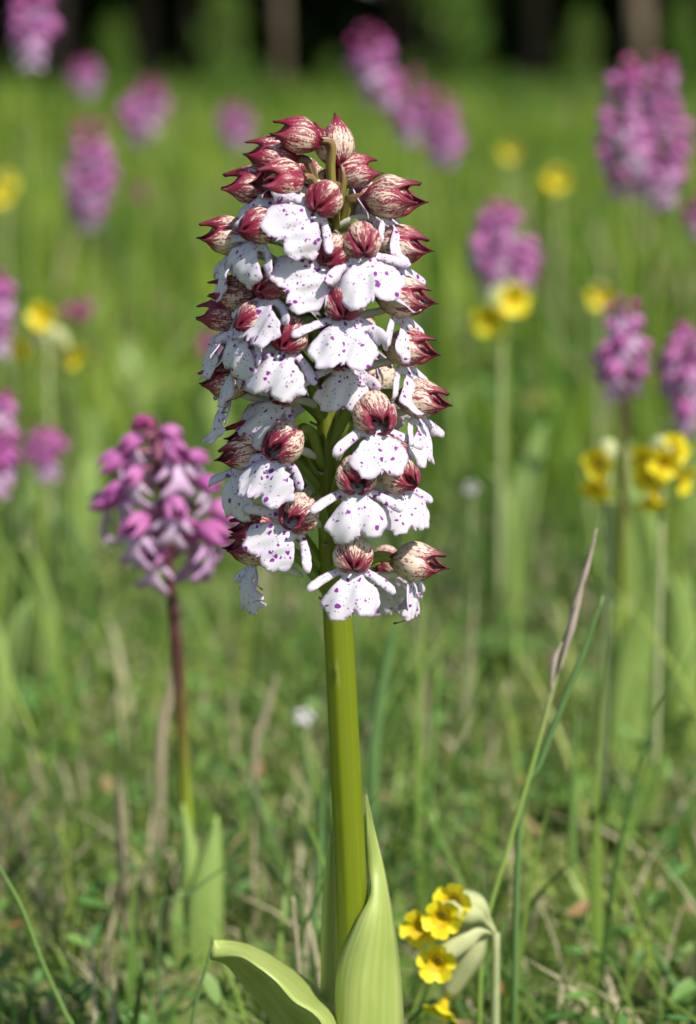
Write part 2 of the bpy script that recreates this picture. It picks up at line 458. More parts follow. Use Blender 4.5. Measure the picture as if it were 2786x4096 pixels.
o = obj('ground_cover', big_mesh('ground_cover', hv, hf, M_HERB, {'rnd': ha}))
tag(o, 'small broad herb leaves growing low among the grass', 'ground cover', kind='stuff')

# ---- the wood behind the meadow
def leaf_cloud(n, centre, rad, size, flat=.75, shell=.35):
    u = rng.normal(size=(n, 3)); u /= np.linalg.norm(u, axis=1)[:, None]
    rr = (shell + (1 - shell) * rng.random(n)) ** .6
    lump = 1 + .22 * np.sin(u[:, 0] * 5 + 1) * np.sin(u[:, 1] * 4) + .18 * np.sin(u[:, 2] * 7 + u[:, 0] * 3)
    P = np.array(centre) + u * np.array(rad) * (rr * lump)[:, None]
    return leaf_quads(P, size)
def leaf_quads(P, size):
    n = len(P)
    d = rng.normal(size=(n, 3)); d[:, 2] *= .6; d /= np.linalg.norm(d, axis=1)[:, None]
    e = np.cross(d, rng.normal(size=(n, 3))); e /= np.linalg.norm(e, axis=1)[:, None]
    L = (size[0] + (size[1] - size[0]) * rng.random(n))[:, None]
    V = np.stack([P - d * L * .5, P + e * L * .3, P + d * L * .5, P - e * L * .3], 1).reshape(-1, 3)
    F = np.arange(n * 4).reshape(n, 4)
    return V, F, np.repeat(rng.random(n), 4)
M_LEAVES = mat_blades('tree_leaves', [(0, (.02, .042, .009)), (.5, (.035, .075, .014)), (1, (.06, .11, .02))], .25)
M_SHRUB = mat_blades('shrub_leaves', [(0, (.07, .14, .02)), (.5, (.12, .23, .03)), (1, (.18, .30, .045))], .38)
k = NT('bark'); tc = k.n('TexCoord'); mp = k.n('Mapping'); mp.inputs['Scale'].default_value = (9, 9, 1.6); k.l(tc.outputs['Object'], mp.inputs[0])
bn = k.n('TexNoise'); bn.inputs['Scale'].default_value = 2.5; bn.inputs['Detail'].default_value = 6; k.l(mp.outputs[0], bn.inputs['Vector'])
M_BARK = k.surface(k.ramp(bn.outputs[0], [(.35, (.10, .075, .045)), (.65, (.28, .21, .14))]), .85, .2, 0, None, bn.outputs[0], .7, .02)

def crown_mesh(name, n, zc, rad, size, lumps, mat):
    parts = []
    for i in range(lumps):
        a = rng.random() * 2 * math.pi; q = rng.random() ** .5
        c = (rad[0] * .62 * q * math.cos(a), rad[1] * .62 * q * math.sin(a), zc + rad[2] * (rng.random() * 1.4 - .7))
        parts.append(leaf_cloud(n // lumps, c, (rad[0] * .52, rad[1] * .52, rad[2] * .42), size))
    v, f_, a_ = join(parts)
    return big_mesh(name, v, f_, mat, {'rnd': a_})
crowns = [crown_mesh('tree_crown', 7000, 7.6, (3.3, 3.3, 5.4), (.22, .40), 14, M_LEAVES) for _ in range(2)]
def trunk_mesh(r0, h, lean):
    path = spline([(0, 0, -.05), (lean * .15, .02, h * .25), (lean * .4, -.05, h * .6), (lean, 0, h)], 14)
    V, F, UV, T = tube(path, [r0 * 1.35, r0 * 1.05, r0, r0 * .85, r0 * .6, r0 * .3], 12, 5, .05)
    o_ = len(V)
    for i in range(5):                 # limbs
        a = i * 2.4; p0 = path[7 + i]; ln = 1.6 + .2 * i
        br = spline([p0, p0 + np.array([math.cos(a) * ln * .5, math.sin(a) * ln * .5, .6]), p0 + np.array([math.cos(a) * ln, math.sin(a) * ln, 1.6])], 6)
        v, f_, uv, t = tube(br, [r0 * .4, r0 * .1], 7)
        F += [tuple(q + len(V) for q in ff) for ff in f_]; V = V + v; UV += uv; T += t
    return mesh('trunk', V, F, M_BARK, UV, {'t': T})
trunks = [trunk_mesh(.024, 9, .4), trunk_mesh(.06, 10, -.3), trunk_mesh(.10, 10.5, .2)]
trees = [(at(1135, 250, 15.2).x, 15.2, 0), (at(2560, 250, 18.2).x, 18.2, 1), (at(2760, 200, 19.5).x, 19.5, 0), (at(250, 200, 21).x, 21, 1), (at(760, 200, 24).x, 24, 0),
         (at(1700, 200, 22.5).x, 22.5, 0), (at(2150, 200, 25).x, 25, 1)]
gx = [-9.5, -6.2, -3.6, 4.0, 6.8, 10.0]
trees += [(x_ + random.uniform(-.6, .6), random.uniform(17.8, 20), random.randrange(3)) for x_ in gx]
trees += [(x_ + random.uniform(-.7, .7), random.uniform(22, 24), random.randrange(3)) for x_ in (-10, -6.5, -3.4, 4.4, 7.6, 11)]
trees += [(x_ + random.uniform(-.7, .7), random.uniform(26, 30), random.randrange(3)) for x_ in (-9, -5.5, -2.4, .6, 3.6, 6.8, 10.5)]
TREE_LABELS = {0: 'slender pale-barked trunk standing alone at the edge of the dark wood',
               1: 'stouter grey-brown trunk at the wood edge behind the double-spiked pink orchid',
               2: 'thin trunk at the wood edge just beside the stouter grey-brown one'}
for i, (x_, y_, kk) in enumerate(trees):
    t = empty('broadleaf_tree', (x_, y_, 0)); t.rotation_euler.z = random.uniform(0, 6.28)
    tag(t, TREE_LABELS.get(i, 'tall leafy tree standing deep in the shaded wood behind the meadow'), 'tree', 'trees of the wood behind the meadow')
    obj('trunk', trunks[kk], t)
    c = obj('crown', crowns[i % 2], t); c.rotation_euler.z = random.uniform(0, 6.28)
    if i == 0: c.scale = (.42, .42, .45); c.location.z = 4.6
fw = [leaf_quads(np.stack([rng.uniform(-18, 18, 24000), rng.uniform(31, 35, 24000), rng.random(24000) ** 2.4 * 10], 1), (.4, .8))]
v, f_, a_ = join(fw)
o = obj('far_wood', big_mesh('far_wood', v, f_, M_LEAVES, {'rnd': a_}))
tag(o, 'dark mass of foliage closing the wood behind the tree trunks', 'wood', kind='stuff')
shr = []
for nm, rad in (('a', (.42, .4, .42)), ('b', (.75, .6, .5))):
    shr.append(crown_mesh('shrub_crown', 1500, rad[2] * .95, rad, (.04, .09), 7, M_SHRUB))
stem_v, stem_f, stem_uv, stem_t = [], [], [], []
for i in range(6):
    a = i * 1.05; v, f_, uv, tt = tube(spline([(0, 0, -.02), (.1 * math.cos(a), .1 * math.sin(a), .25), (.25 * math.cos(a), .25 * math.sin(a), .6)], 6), [.012, .004], 6)
    stem_f += [tuple(q + len(stem_v) for q in ff) for ff in f_]; stem_v += v; stem_uv += uv; stem_t += tt
shrub_stems = mesh('shrub_stems', stem_v, stem_f, M_BARK, stem_uv, {'t': stem_t})
SHR = [(900, 13.9, 0, 1.0, 'rounded bright green bush at the wood edge left of the slender trunk'),
       (1800, 14.4, 1, .95, 'wide bright green bush at the wood edge behind the leaning pink orchids'),
       (2330, 14.8, 0, .8, 'small green bush at the wood edge beside the wide bush'),
       (470, 14.9, 0, .75, 'small dim green bush standing in the dark wood edge'),
       (1330, 15.4, 0, .45, 'low green bush at the wood edge right of the slender trunk'),
       (40, 15.0, 0, .45, 'low dim bush at the wood edge behind the tallest pink orchid'),
       (2730, 15.2, 0, .9, 'wide olive bush at the wood edge beside the stouter trunk')]
SAP = ['thin-leaved sapling', 'low leafy sapling', 'bushy young sapling', 'slim leafy sapling']
WHERE = ['left of the slender trunk', 'right of the slender trunk', 'behind the leaning pink orchids', 'near the stouter trunk']
for q in range(9):
    px = 120 + q * 310 + random.uniform(-90, 90)
    w_ = 0 if px < 1100 else 1 if px < 1450 else 2 if px < 2150 else 3
    SHR.append((px, random.uniform(12.4, 15.8), 0, random.uniform(.22, .45), SAP[q % 4] + ' growing in rough grass at the wood edge ' + WHERE[w_]))
for px, Y, kk, sc, lab in SHR:
    t = empty('woodland_shrub', (at(px, 300, Y).x, Y, 0)); t.rotation_euler.z = random.uniform(0, 6); t.scale = (sc * .42, sc * .42, sc)
    tag(t, lab, 'shrub', 'shrubs along the wood edge')
    obj('crown', shr[kk], t); obj('stem', shrub_stems, t)

# ------------------------------------------------------------------ orchid flowers
def smooth_closed(pts, per=5):
    P = np.array(pts, float); n = len(P); out = []
    for i in range(n):
        a, b, c, d = P[i - 1], P[i], P[(i + 1) % n], P[(i + 2) % n]
        for q in range(per):
            u = q / per
            out.append(.5 * ((2 * b) + (-a + c) * u + (2 * a - 5 * b + 4 * c - d) * u * u + (-a + 3 * b - 3 * c + d) * u ** 3))
    return np.array(out)

HALF = [(1.7, .2), (2.6, -.7), (4.6, -1.75), (6.9, -3.3), (9.4, -5.5), (10.4, -7.2), (10.1, -8.2), (8.9, -8.1), (6.5, -6.0), (4.3, -4.2), (2.75, -3.1),
        (2.9, -3.9), (4.2, -4.8), (6.0, -6.3), (7.1, -8.1), (7.5, -9.8), (6.7, -11.1), (6.0, -11.7), (5.4, -13.2), (3.6, -13.3), (1.7, -12.9), (.62, -11.9), (.42, -11.7), (.33, -12.5)]
def lip_2d(seed, wid=1.0, step=.75, per=3, half=HALF):
    r = random.Random(seed)
    sides = []
    for sgn in (1, -1):
        aw = r.uniform(.9, 1.12); al = r.uniform(.9, 1.1); bl = r.uniform(.92, 1.06)
        h = []
        for i, (x, y) in enumerate(half):
            if i < 11: xx, yy = x * aw, y * al if i > 2 else y
            else: xx, yy = x * wid * r.uniform(.94, 1.06), y * bl + r.uniform(-.2, .2)
            h.append((sgn * xx, yy))
        sides.append(h)
    pts = sides[0] + [(0, -12.7)] + sides[1][::-1] + [(0, .5)]
    out = smooth_closed(pts, per)
    crn = np.array([[r.uniform(-.09, .09), r.uniform(-.09, .09) * (2.2 if q[1] < -10.5 else 1)] for q in out]); out = out + crn
    n = len(out)
    # interior points
    xs = np.arange(-11, 11.01, step); ys = np.arange(-13.5, .5, step)
    def inside(p):
        c = False; j = n - 1
        for i in range(n):
            if (out[i][1] > p[1]) != (out[j][1] > p[1]) and p[0] < (out[j][0] - out[i][0]) * (p[1] - out[i][1]) / (out[j][1] - out[i][1]) + out[i][0]: c = not c
            j = i
        return c
    inner = []
    for iy, y in enumerate(ys):
        for x in xs:
            p = (x + (step / 2 if iy % 2 else 0), y)
            if inside(p) and np.min(np.hypot(out[:, 0] - p[0], out[:, 1] - p[1])) > step * .55: inner.append(p)
    vs = [Vector(p) for p in out] + [Vector(p) for p in inner]
    res = delaunay_2d_cdt(vs, [(i, (i + 1) % n) for i in range(n)], [], 1, 1e-4)
    P = np.array([(v.x, v.y) for v in res[0]])
    rim = np.clip(1 - np.array([np.min(np.hypot(out[:, 0] - p[0], out[:, 1] - p[1])) for p in P]) / .8, 0, 1)
    return P, res[2], rim

def lip_3d(flat, seed, th0, th1, dome=1.0, curl=1.0, arm=1.0, asym=0.0, s=.001):
    P, F, rim = flat; r = random.Random(seed)
    V = []; spot = []
    ph = r.uniform(0, 6); ph2 = r.uniform(0, 6)
    for (x, y) in P:
        sl = max(-.4, -y)
        ax = abs(x)
        # how much this point belongs to a side arm
        tx = np.clip(((ax - 2.3) * 7.6 + (sl - 1.3) * 6.0) / (7.6 ** 2 + 6.0 ** 2), 0, 1)
        da = math.hypot(ax - 2.3 - 7.6 * tx, sl - 1.3 - 6.0 * tx)
        isarm = 1.0 if (ax > 2.0 and (sl < 3.5 + (ax - 2.8) * .72 or (ax > 7.7 and sl < 8.6))) else 0.0
        wa = isarm * np.clip((ax - 2.0) / 1.4, 0, 1)
        seff = sl * (1 - .55 * wa)
        n = 14; ds = seff / n; Fw = Dn = 0.0
        for q in range(n):
            th = th0 + (th1 - th0) * ((q + .5) * ds / 13.0)
            Fw += math.cos(th) * ds; Dn += math.sin(th) * ds
        th = th0 + (th1 - th0) * seff / 13.0
        Dn += (sl - seff)
        c = 0.0
        if isarm:
            c += arm * 3.2 * tx ** 1.6 - .18 * (da ** 2)
        else:
            w = np.clip((sl - 2) / 5, 0, 1)
            c += -dome * .040 * x * x * w - .22 * math.exp(-(x / .9) ** 2) * w + .5 * dome * w
            c += curl * .11 * max(0, sl - 9.3) ** 2
            c += .32 * math.sin(1.15 * x + ph) * w + .22 * math.sin(1.9 * x + .9 * y + ph2) * w
            c += asym * x * .10 * w
        V.append((x * s, (Fw + c * math.sin(th)) * s, (-Dn + c * math.cos(th)) * s))
        cen = math.exp(-(ax / 2.6) ** 2) * (1 if sl > 1.2 else .25) * np.clip(1.3 - sl / 15, .2, 1)
        lob = .55 * math.exp(-((ax - 3.8) / 1.7) ** 2 - ((sl - 7.5) / 2.6) ** 2) + .20
        spot.append(1.15 * (1 - tx * .85) * (da < 1.1) if isarm else max(cen * .95, lob))
    return mesh('lip', V, F, M_LIP, P * .1 + 5, {'spot': spot, 'rim': rim})

def sepal_mesh(name, thc, half, L, Rm, bend, flare, lift, mat, nt=18, ns=9, s=.001, seed=0, beak=0.0, sh=.72):
    r = random.Random(seed)
    V, UV = [], []
    ph = r.uniform(0, 6)
    for i in range(nt):
        t = i / (nt - 1); t = 1 - (1 - t) ** 1.25
        Rr = Rm * max(.13, math.sin(math.pi * min(1, t * .91 + .05))) ** .66
        sm = min(1, max(0, (t - sh) / (.97 - sh))); sm = sm * sm * (3 - 2 * sm)
        wid = half * (1 - .86 * sm - (.12 * max(0, (t - .93) / .07) if t > .93 else 0)) * (.80 + .20 * min(1, t * 5))
        for j in range(ns):
            q = -1 + 2 * j / (ns - 1)
            th = thc + q * wid
            rr = Rr * (.95 + .28 * (1 - abs(q) ** 2.2) - .07 * (abs(q) > .99)) + .12 * math.sin(t * 9 + q * 3 + ph)
            if t > .66: rr += flare * ((t - .66) / .34) ** 2
            rr += lift * t
            y = L * (t - .05 * q * q * (1 - t)) - .25 * abs(q) ** 3 * L * .2 + beak * max(0, (t - .84) / .16) ** 1.3
            z = rr * math.sin(th) - bend * L * t * t
            V.append((rr * math.cos(th) * s, y * s, z * s)); UV.append((j / (ns - 1), t))
    F = [(i * ns + j, i * ns + j + 1, (i + 1) * ns + j + 1, (i + 1) * ns + j) for i in range(nt - 1) for j in range(ns - 1)]
    return mesh(name, V, F, mat, UV)

flats = [lip_2d(100 + i, random.Random(i).uniform(.92, 1.06)) for i in range(6)]

# ------------------------------------------------------------------ the big white-and-crimson orchid
SPX = [(1472, 5075, 72), (1426, 4050, 66), (1398, 3400, 63), (1378, 3000, 61), (1352, 2500, 58), (1326, 2200, 50), (1314, 1900, 45), (1310, 1600, 41), (1316, 1300, 35), (1340, 1020, 26), (1360, 800, 19), (1357, 660, 12)]
SP = [at(x, y, YS) for x, y, r in SPX]
base_pt = SP[0].copy(); base_pt.z = 0
lady = empty('lady_orchid', base_pt)
tag(lady, 'tall sharp orchid with white purple-spotted lips and crimson-streaked hoods on thick green stem', 'orchid')
ROOT = Matrix.Translation(base_pt).inverted()
def rel(V, o=base_pt): return [(v[0] - o[0], v[1] - o[1], v[2] - o[2]) for v in V]
stem_path = spline(SP, 70); stem_path[0][2] = -.004
V, F, UV, T = tube(stem_path, np.interp(np.linspace(0, 1, 70), np.linspace(0, 1, len(SPX)), [r * 6.75e-5 for *_, r in SPX]), 28, 7, .035, .8)
obj('stem', mesh('stem', rel(V), F, M_STEM, UV, {'t': T}), lady)
def stem_at(z):
    i = int(np.argmin(np.abs(stem_path[:, 2] - z))); return Vector(stem_path[i])

# x, y: hood centre in the photo; az: facing (0 towards the lens, + right); hp: hood pitch; roll; lip fwd angles; size; redness; kind
FL = [
 # the tip: closed and opening buds
 dict(p=(1185, 545), az=-75, hp=14, roll=0, sz=1.0, red=.95, lip=0, flare=1.6, ov='r', spread=.0),
 dict(p=(1085, 622), az=-82, hp=12, roll=0, sz=1.02, red=.9, lip=1, th=(45, 95), ov='r', flare=1.2, R=.020),
 dict(p=(1338, 570), az=-150, hp=62, roll=0, sz=1.06, red=.62, lip=0, ov='r', flare=1.8, R=.003),
 dict(p=(1425, 688), az=100, hp=8, roll=0, sz=.95, red=.75, lip=1, th=(60, 100), ov='r', R=.012),
 dict(p=(1120, 722), az=-52, hp=2, roll=-5, sz=1.08, red=.85, lip=1, th=(35, 70), roll_lip=-18, ov='r', R=.021),
 dict(p=(1010, 742), az=-84, hp=5, roll=0, sz=1.08, red=.8, lip=1, th=(50, 95), ov='r', R=.014, flare=1.6),
 dict(p=(1290, 795), az=-18, hp=-25, roll=-22, sz=.95, red=.85, lip=1, th=(38, 84), lsz=1.08, roll_lip=-26, ov='r', R=.020),
 dict(p=(1570, 795), az=68, hp=5, roll=0, sz=1.16, red=.72, lip=1, th=(52, 66), ov='m', flare=1.8, R=.019),
 dict(p=(1475, 800), az=130, hp=5, roll=0, sz=.95, red=.8, lip=1, th=(60, 90), ov='m', R=.018),
 # upper whorl
 dict(p=(1030, 905), az=-48, hp=-8, roll=-8, sz=.98, red=.92, lip=1, th=(40, 92), lsz=.95, roll_lip=-12, R=.022),
 dict(p=(905, 945), az=-80, hp=4, roll=0, sz=1.05, red=.75, lip=1, th=(55, 100), R=.016),
 dict(p=(1325, 1010), az=-22, hp=-30, roll=-18, sz=.92, red=.85, lip=1, th=(35, 82), lsz=1.1, roll_lip=-28, R=.020),
 dict(p=(1450, 965), az=8, hp=-28, roll=4, sz=1.0, red=.72, lip=1, th=(42, 84), lsz=1.1, roll_lip=2, R=.020),
 dict(p=(1610, 985), az=66, hp=0, roll=0, sz=1.08, red=.58, lip=1, th=(55, 80), R=.019),
 dict(p=(1068, 1130), az=-46, hp=-9, roll=-2, sz=1.0, red=.88, lip=1, th=(38, 84), lsz=1.06, roll_lip=2, R=.022),
 dict(p=(935, 1175), az=-82, hp=6, roll=0, sz=1.0, red=.8, lip=1, th=(60, 95), R=.018),
 dict(p=(1620, 1190), az=64, hp=-2, roll=0, sz=1.12, red=.55, lip=1, th=(60, 80), R=.020, flare=1.5),
 dict(p=(1375, 1215), az=-4, hp=-32, roll=2, sz=1.02, red=.82, lip=1, th=(38, 84), lsz=1.12, R=.021),
 dict(p=(1150, 1345), az=-26, hp=-25, roll=-8, sz=1.0, red=.85, lip=1, th=(38, 84), lsz=1.1, roll_lip=-8, R=.022),
 dict(p=(885, 1262), az=-86, hp=3, roll=0, sz=.95, red=.95, lip=1, th=(50, 88), lsz=1.05, R=.012),
 dict(p=(985, 1275), az=-52, hp=-12, roll=-6, sz=.9, red=.8, lip=1, th=(45, 98), lsz=.98, roll_lip=-8, R=.024),
 dict(p=(960, 1390), az=-78, hp=-10, roll=0, sz=.9, red=.7, lip=1, th=(30, 85), lsz=1.0, R=.018),
 # middle
 dict(p=(1640, 1395), az=66, hp=-2, roll=0, sz=1.05, red=.52, lip=1, th=(62, 85), R=.020, flare=1.5),
 dict(p=(1370, 1415), az=2, hp=-30, roll=6, sz=.95, red=.85, lip=1, th=(52, 92), lsz=.95, roll_lip=-6, R=.016),
 dict(p=(905, 1525), az=-84, hp=3, roll=0, sz=1.06, red=.72, lip=1, th=(50, 90), lsz=1.0, R=.014),
 dict(p=(1130, 1560), az=-46, hp=-16, roll=-4, sz=.92, red=.85, lip=1, th=(48, 92), lsz=1.05, roll_lip=-34, R=.017),
 dict(p=(1500, 1500), az=158, hp=5, roll=0, sz=1.08, red=.25, lip=1, th=(60, 90), R=.020),
 dict(p=(1690, 1600), az=66, hp=-2, roll=0, sz=1.06, red=.55, lip=1, th=(66, 86), R=.019, flare=1.3),
 dict(p=(1508, 1655), az=22, hp=-24, roll=2, sz=1.1, red=.5, lip=1, th=(44, 86), lsz=1.05, roll_lip=-6, R=.021, spread=1.0),
 dict(p=(1010, 1745), az=-76, hp=2, roll=0, sz=1.05, red=.75, lip=1, th=(55, 92), lsz=1.02, R=.016),
 dict(p=(1120, 1765), az=-40, hp=-14, roll=-6, sz=1.08, red=.55, lip=1, th=(40, 84), lsz=1.08, roll_lip=-12, R=.021, spread=1.0),
 dict(p=(1425, 1905), az=6, hp=-28, roll=3, sz=1.02, red=.55, lip=1, th=(44, 86), lsz=1.1, R=.021, spread=.8),
 dict(p=(1615, 1890), az=46, hp=-14, roll=4, sz=1.08, red=.5, lip=1, th=(58, 88), lsz=1.0, R=.021, spread=.6, flare=1.4),
 dict(p=(960, 1815), az=-62, hp=-6, roll=0, sz=.9, red=.6, lip=1, th=(52, 96), lsz=1.08, R=.014),
 # lowest
 dict(p=(1185, 2050), az=-30, hp=-14, roll=-12, sz=1.04, red=.48, lip=1, th=(40, 82), lsz=1.05, roll_lip=-26, R=.021, spread=1.0),
 dict(p=(1015, 2120), az=-82, hp=8, roll=0, sz=.95, red=.9, lip=0, R=.010, flare=1.5),
 dict(p=(1000, 2195), az=-74, hp=10, roll=0, sz=.98, red=.72, lip=1, th=(60, 100), lsz=.98, R=.010),
 dict(p=(1413, 2225), az=2, hp=-30, roll=0, sz=1.02, red=.45, lip=1, th=(46, 86), lsz=1.05, R=.021),
 dict(p=(1672, 2250), az=74, hp=-4, roll=0, sz=1.06, red=.35, lip=1, th=(80, 92), lsz=.9, R=.018, flare=1.4),
 # flowers on the far side of the spike
 dict(p=(1230, 700), az=165, hp=0, roll=0, sz=.9, red=.7, lip=1, th=(60, 90), R=.02),
 dict(p=(1200, 1060), az=-150, hp=0, roll=0, sz=.95, red=.7, lip=1, th=(60, 90), R=.022),
 dict(p=(1430, 1300), az=140, hp=0, roll=0, sz=.95, red=.5, lip=1, th=(60, 90), R=.022),
 dict(p=(1130, 1450), az=-140, hp=0, roll=0, sz=.95, red=.6, lip=1, th=(60, 90), R=.022),
 dict(p=(1180, 1900), az=-155, hp=0, roll=0, sz=.95, red=.5, lip=1, th=(60, 90), R=.022),
 dict(p=(1545, 2245), az=150, hp=-5, roll=0, sz=.85, red=.7, lip=1, th=(60, 95), R=.022),
 dict(p=(1560, 1780), az=120, hp=-5, roll=0, sz=.9, red=.6, lip=1, th=(60, 95), R=.022),
]
HL = 12.2
for i, d in enumerate(FL):
    r = random.Random(500 + i)
    a = R(d['az']); sz = d['sz']; Rr = d.get('R', .020)
    hc = at(d['p'][0], d['p'][1], YS - Rr * math.cos(a))
    rot = Matrix.Rotation(math.pi + a, 4, 'Z') @ Matrix.Rotation(R(d.get('roll', 0)), 4, 'Y')
    hrot = Matrix.Rotation(R(d['hp'] if d['hp'] > -8 else d['hp'] * .62), 4, 'X')
    axis = (rot @ hrot).to_3x3() @ Vector((0, 1, 0))
    B = hc - axis * (HL * .5 * sz * .001)
    Mw = Matrix.Translation(B) @ rot
    # ovary: leaves the stem a little lower and arches out to the hood
    zst = B.z - .0105 - .002 * r.random()
    if d['hp'] > 40: zst = B.z - .016
    if d.get('ov') == 'r' and d['hp'] > 0: zst -= .006
    s0 = stem_at(min(zst, stem_path[-1][2] - .001)); outv = (B - s0); outv.z = 0
    if outv.length < .003: outv = Vector((math.sin(a), -math.cos(a), 0)) * .004
    ln = outv.length; outn = outv.normalized()
    p1 = s0 + outn * min(.004, ln * .3) + Vector((0, 0, .004))
    up = (.0035 if d.get('ov') != 'r' else .0012) if d['hp'] < 40 else 0
    pm = s0 * .42 + B * .58 + Vector((0, 0, up)) - axis * .001
    p2 = B - axis * .0035 + Vector((0, 0, .0006))
    path = spline([s0 + outn * .001, p1, pm, p2, B + axis * .0012], 18)
    inv = Mw.inverted()
    Vv, Ff, Uv, Tt = tube([inv @ Vector(q) for q in path], [q_ * (.72 if d.get('ov') == 'r' else .92) for q_ in (.0012, .0016, .0017, .0016, .0013)], 15, 5, .16, 2.4)
    fl = obj('flower', mesh('ovary', Vv, Ff, {'r': M_OVARY_R, 'm': M_OVARY_R}.get(d.get('ov'), M_OVARY), Uv, {'t': Tt}), lady, ROOT @ Mw)
    # hood of three sepals
    spread = d.get('spread', .25); fl_ = d.get('flare', 1.2) if d['hp'] > -8 else -1.9 + 1.5 * d.get('spread', .25); bend = .20 if d['hp'] < -8 else .04
    LH = HL * (.84 if d['hp'] < -8 else 1.0)
    sc = sz * (.93 if d['hp'] < -8 else .97)
    for nm, thc, half, L, lift in (('sepal', 90 + r.uniform(-5, 5), 67, LH, .3 * spread), ('sepal', -14 + 4 * r.random() - 6 * spread, 68, LH * r.uniform(.96, 1.06), .9 * spread), ('sepal', 194 - 4 * r.random() + 6 * spread, 68, LH * r.uniform(.96, 1.06), .9 * spread)):
        me = sepal_mesh('sepal', R(thc), R(half), L, 4.35 * r.uniform(.96, 1.04), bend, fl_ * r.uniform(.6, 1.4), lift, M_HOOD, seed=i * 7 + int(thc), beak=(r.uniform(.7, 1.7) if d['hp'] > -8 else .5), sh=(.72 if d['hp'] > -8 else .84))
        so_ = obj('sepal', me, fl, hrot @ Matrix.Scale(sc, 4)); so_['redness'] = d['red']; solid(so_, .00035)
    # the two inner petals meet as a cup inside the hood
    for sg in (62, 118):
        me = sepal_mesh('petal', R(sg), R(74), LH * .93, 3.5, bend, -1.2, 0, M_HOOD, nt=12, ns=8, seed=i + sg)
        po = obj('petal', me, fl, hrot @ Matrix.Scale(sc, 4)); po['redness'] = d['red'] * .55; solid(po, .00025)
    # lip and spur
    if d['lip']:
        lz = d.get('lsz', 1.0) * 1.06; th0, th1 = d['th']
        me = lip_3d(flats[i % 6], 900 + i, R(th0), R(th1), r.uniform(.6, 1.3), r.uniform(-.6, 1.3), r.uniform(.1, 1.0), r.uniform(-1, 1))
        off = hrot @ Vector((0, .0046 * sz, -.0030 * sz))
        if d['hp'] > 5: off = Vector((0, .0046, -.0030)) * sz
        lp = obj('lip', me, fl, Matrix.Translation(off) @ Matrix.Rotation(R(d.get('roll_lip', 0) + r.uniform(-4, 4)), 4, 'Y') @ Matrix.Scale(lz, 4)); solid(lp, .00032)
        q = [Vector((0, .003, -.0028)), Vector((0, -.0005, -.0042)), Vector((0, -.0045, -.0052)), Vector((0, -.0085, -.0072))]
        Vv, Ff, Uv, Tt = tube(spline(q, 9), [.0010, .0011, .0010, .0012, .0012, .0007], 9)
        obj('spur', mesh('spur', Vv, Ff, M_SPUR, Uv, {'t': Tt}), fl)
    # small dry bract under the ovary
    if i % 2 == 0:
        b0 = Vector(path[0]); bv = []
        for q in range(4):
            c_ = b0 + outn * (.0006 + .0010 * q) + Vector((0, 0, -.0012 + .0006 * q)); w_ = .0013 * (1 - (q / 3) ** 2)
            sd = Vector((-outn.y, outn.x, 0))
            bv += [c_ - sd * w_, c_ + Vector((0, 0, -.0005)), c_ + sd * w_]
        br = obj('bract', mesh('bract', rel(bv), [(3 * q + j, 3 * q + j + 1, 3 * q + j + 4, 3 * q + j + 3) for q in range(3) for j in range(2)], M_BRACT), lady); solid(br, .0002)

# leaves of the big orchid
def leaf_from(rl, parent, root, mat, n=30, m=6, bulge=None, th=.0006, name='leaf', crease=0.0):
    V, F, UV = rails(rl, n, m, bulge, crease)
    o = obj(name, mesh(name, rel(V, root), F, mat, UV), parent); solid(o, th); return o
PX = lambda L, Y: [at(x, y, Y + dy) for x, y, dy in L]
leaf_from([PX([(1400, 5000, -.003), (1350, 4400, -.0045), (1345, 4100, -.0046), (1352, 3880, -.0046), (1420, 3700, -.0052), (1484, 3575, -.003), (1474, 3450, .002), (1468, 3300, .003), (1463, 3180, .003)], YS),
           PX([(1440, 5000, -.0055), (1440, 4400, -.0085), (1455, 4100, -.009), (1470, 3880, -.0085), (1500, 3700, -.007), (1515, 3575, -.003), (1497, 3450, .001), (1482, 3300, .003), (1465, 3178, .003)], YS),
           PX([(1545, 5000, .001), (1600, 4400, .002), (1612, 4100, .002), (1600, 3880, .002), (1576, 3700, .002), (1551, 3555, .002), (1526, 3430, .002), (1496, 3300, .003), (1468, 3176, .003)], YS)], lady, base_pt, M_OLEAF, n=44)
leaf_from([PX([(1480, 5040, .008), (1485, 4500, .016), (1425, 4110, .018), (1298, 3977, .016), (1156, 3868, .012), (1030, 3793, .006), (940, 3766, .0), (856, 3760, -.008)], YS),
           PX([(1450, 5040, -.006), (1400, 4500, -.014), (1300, 4115, -.020), (1172, 4002, -.022), (1105, 3927, -.022), (1030, 3868, -.020), (955, 3826, -.016), (842, 3830, -.009)], YS),
           PX([(1430, 5040, .004), (1320, 4650, .012), (1190, 4330, .014), (1110, 4120, .014), (1030, 4010, .010), (964, 3927, .003), (905, 3856, -.006), (843, 3834, -.0085)], YS)], lady, base_pt, M_OLEAF, n=36, m=7, crease=.93)
leaf_from([PX([(1420, 5020, .006), (1330, 4500, .007), (1290, 4100, .007), (1284, 3800, .007), (1294, 3580, .007), (1322, 3335, .006)], YS),
           PX([(1450, 5020, .010), (1400, 4500, .013), (1355, 4100, .013), (1350, 3800, .012), (1346, 3580, .010), (1328, 3330, .006)], YS)], lady, base_pt, M_OLEAF, bulge=(0, -.002, 0))
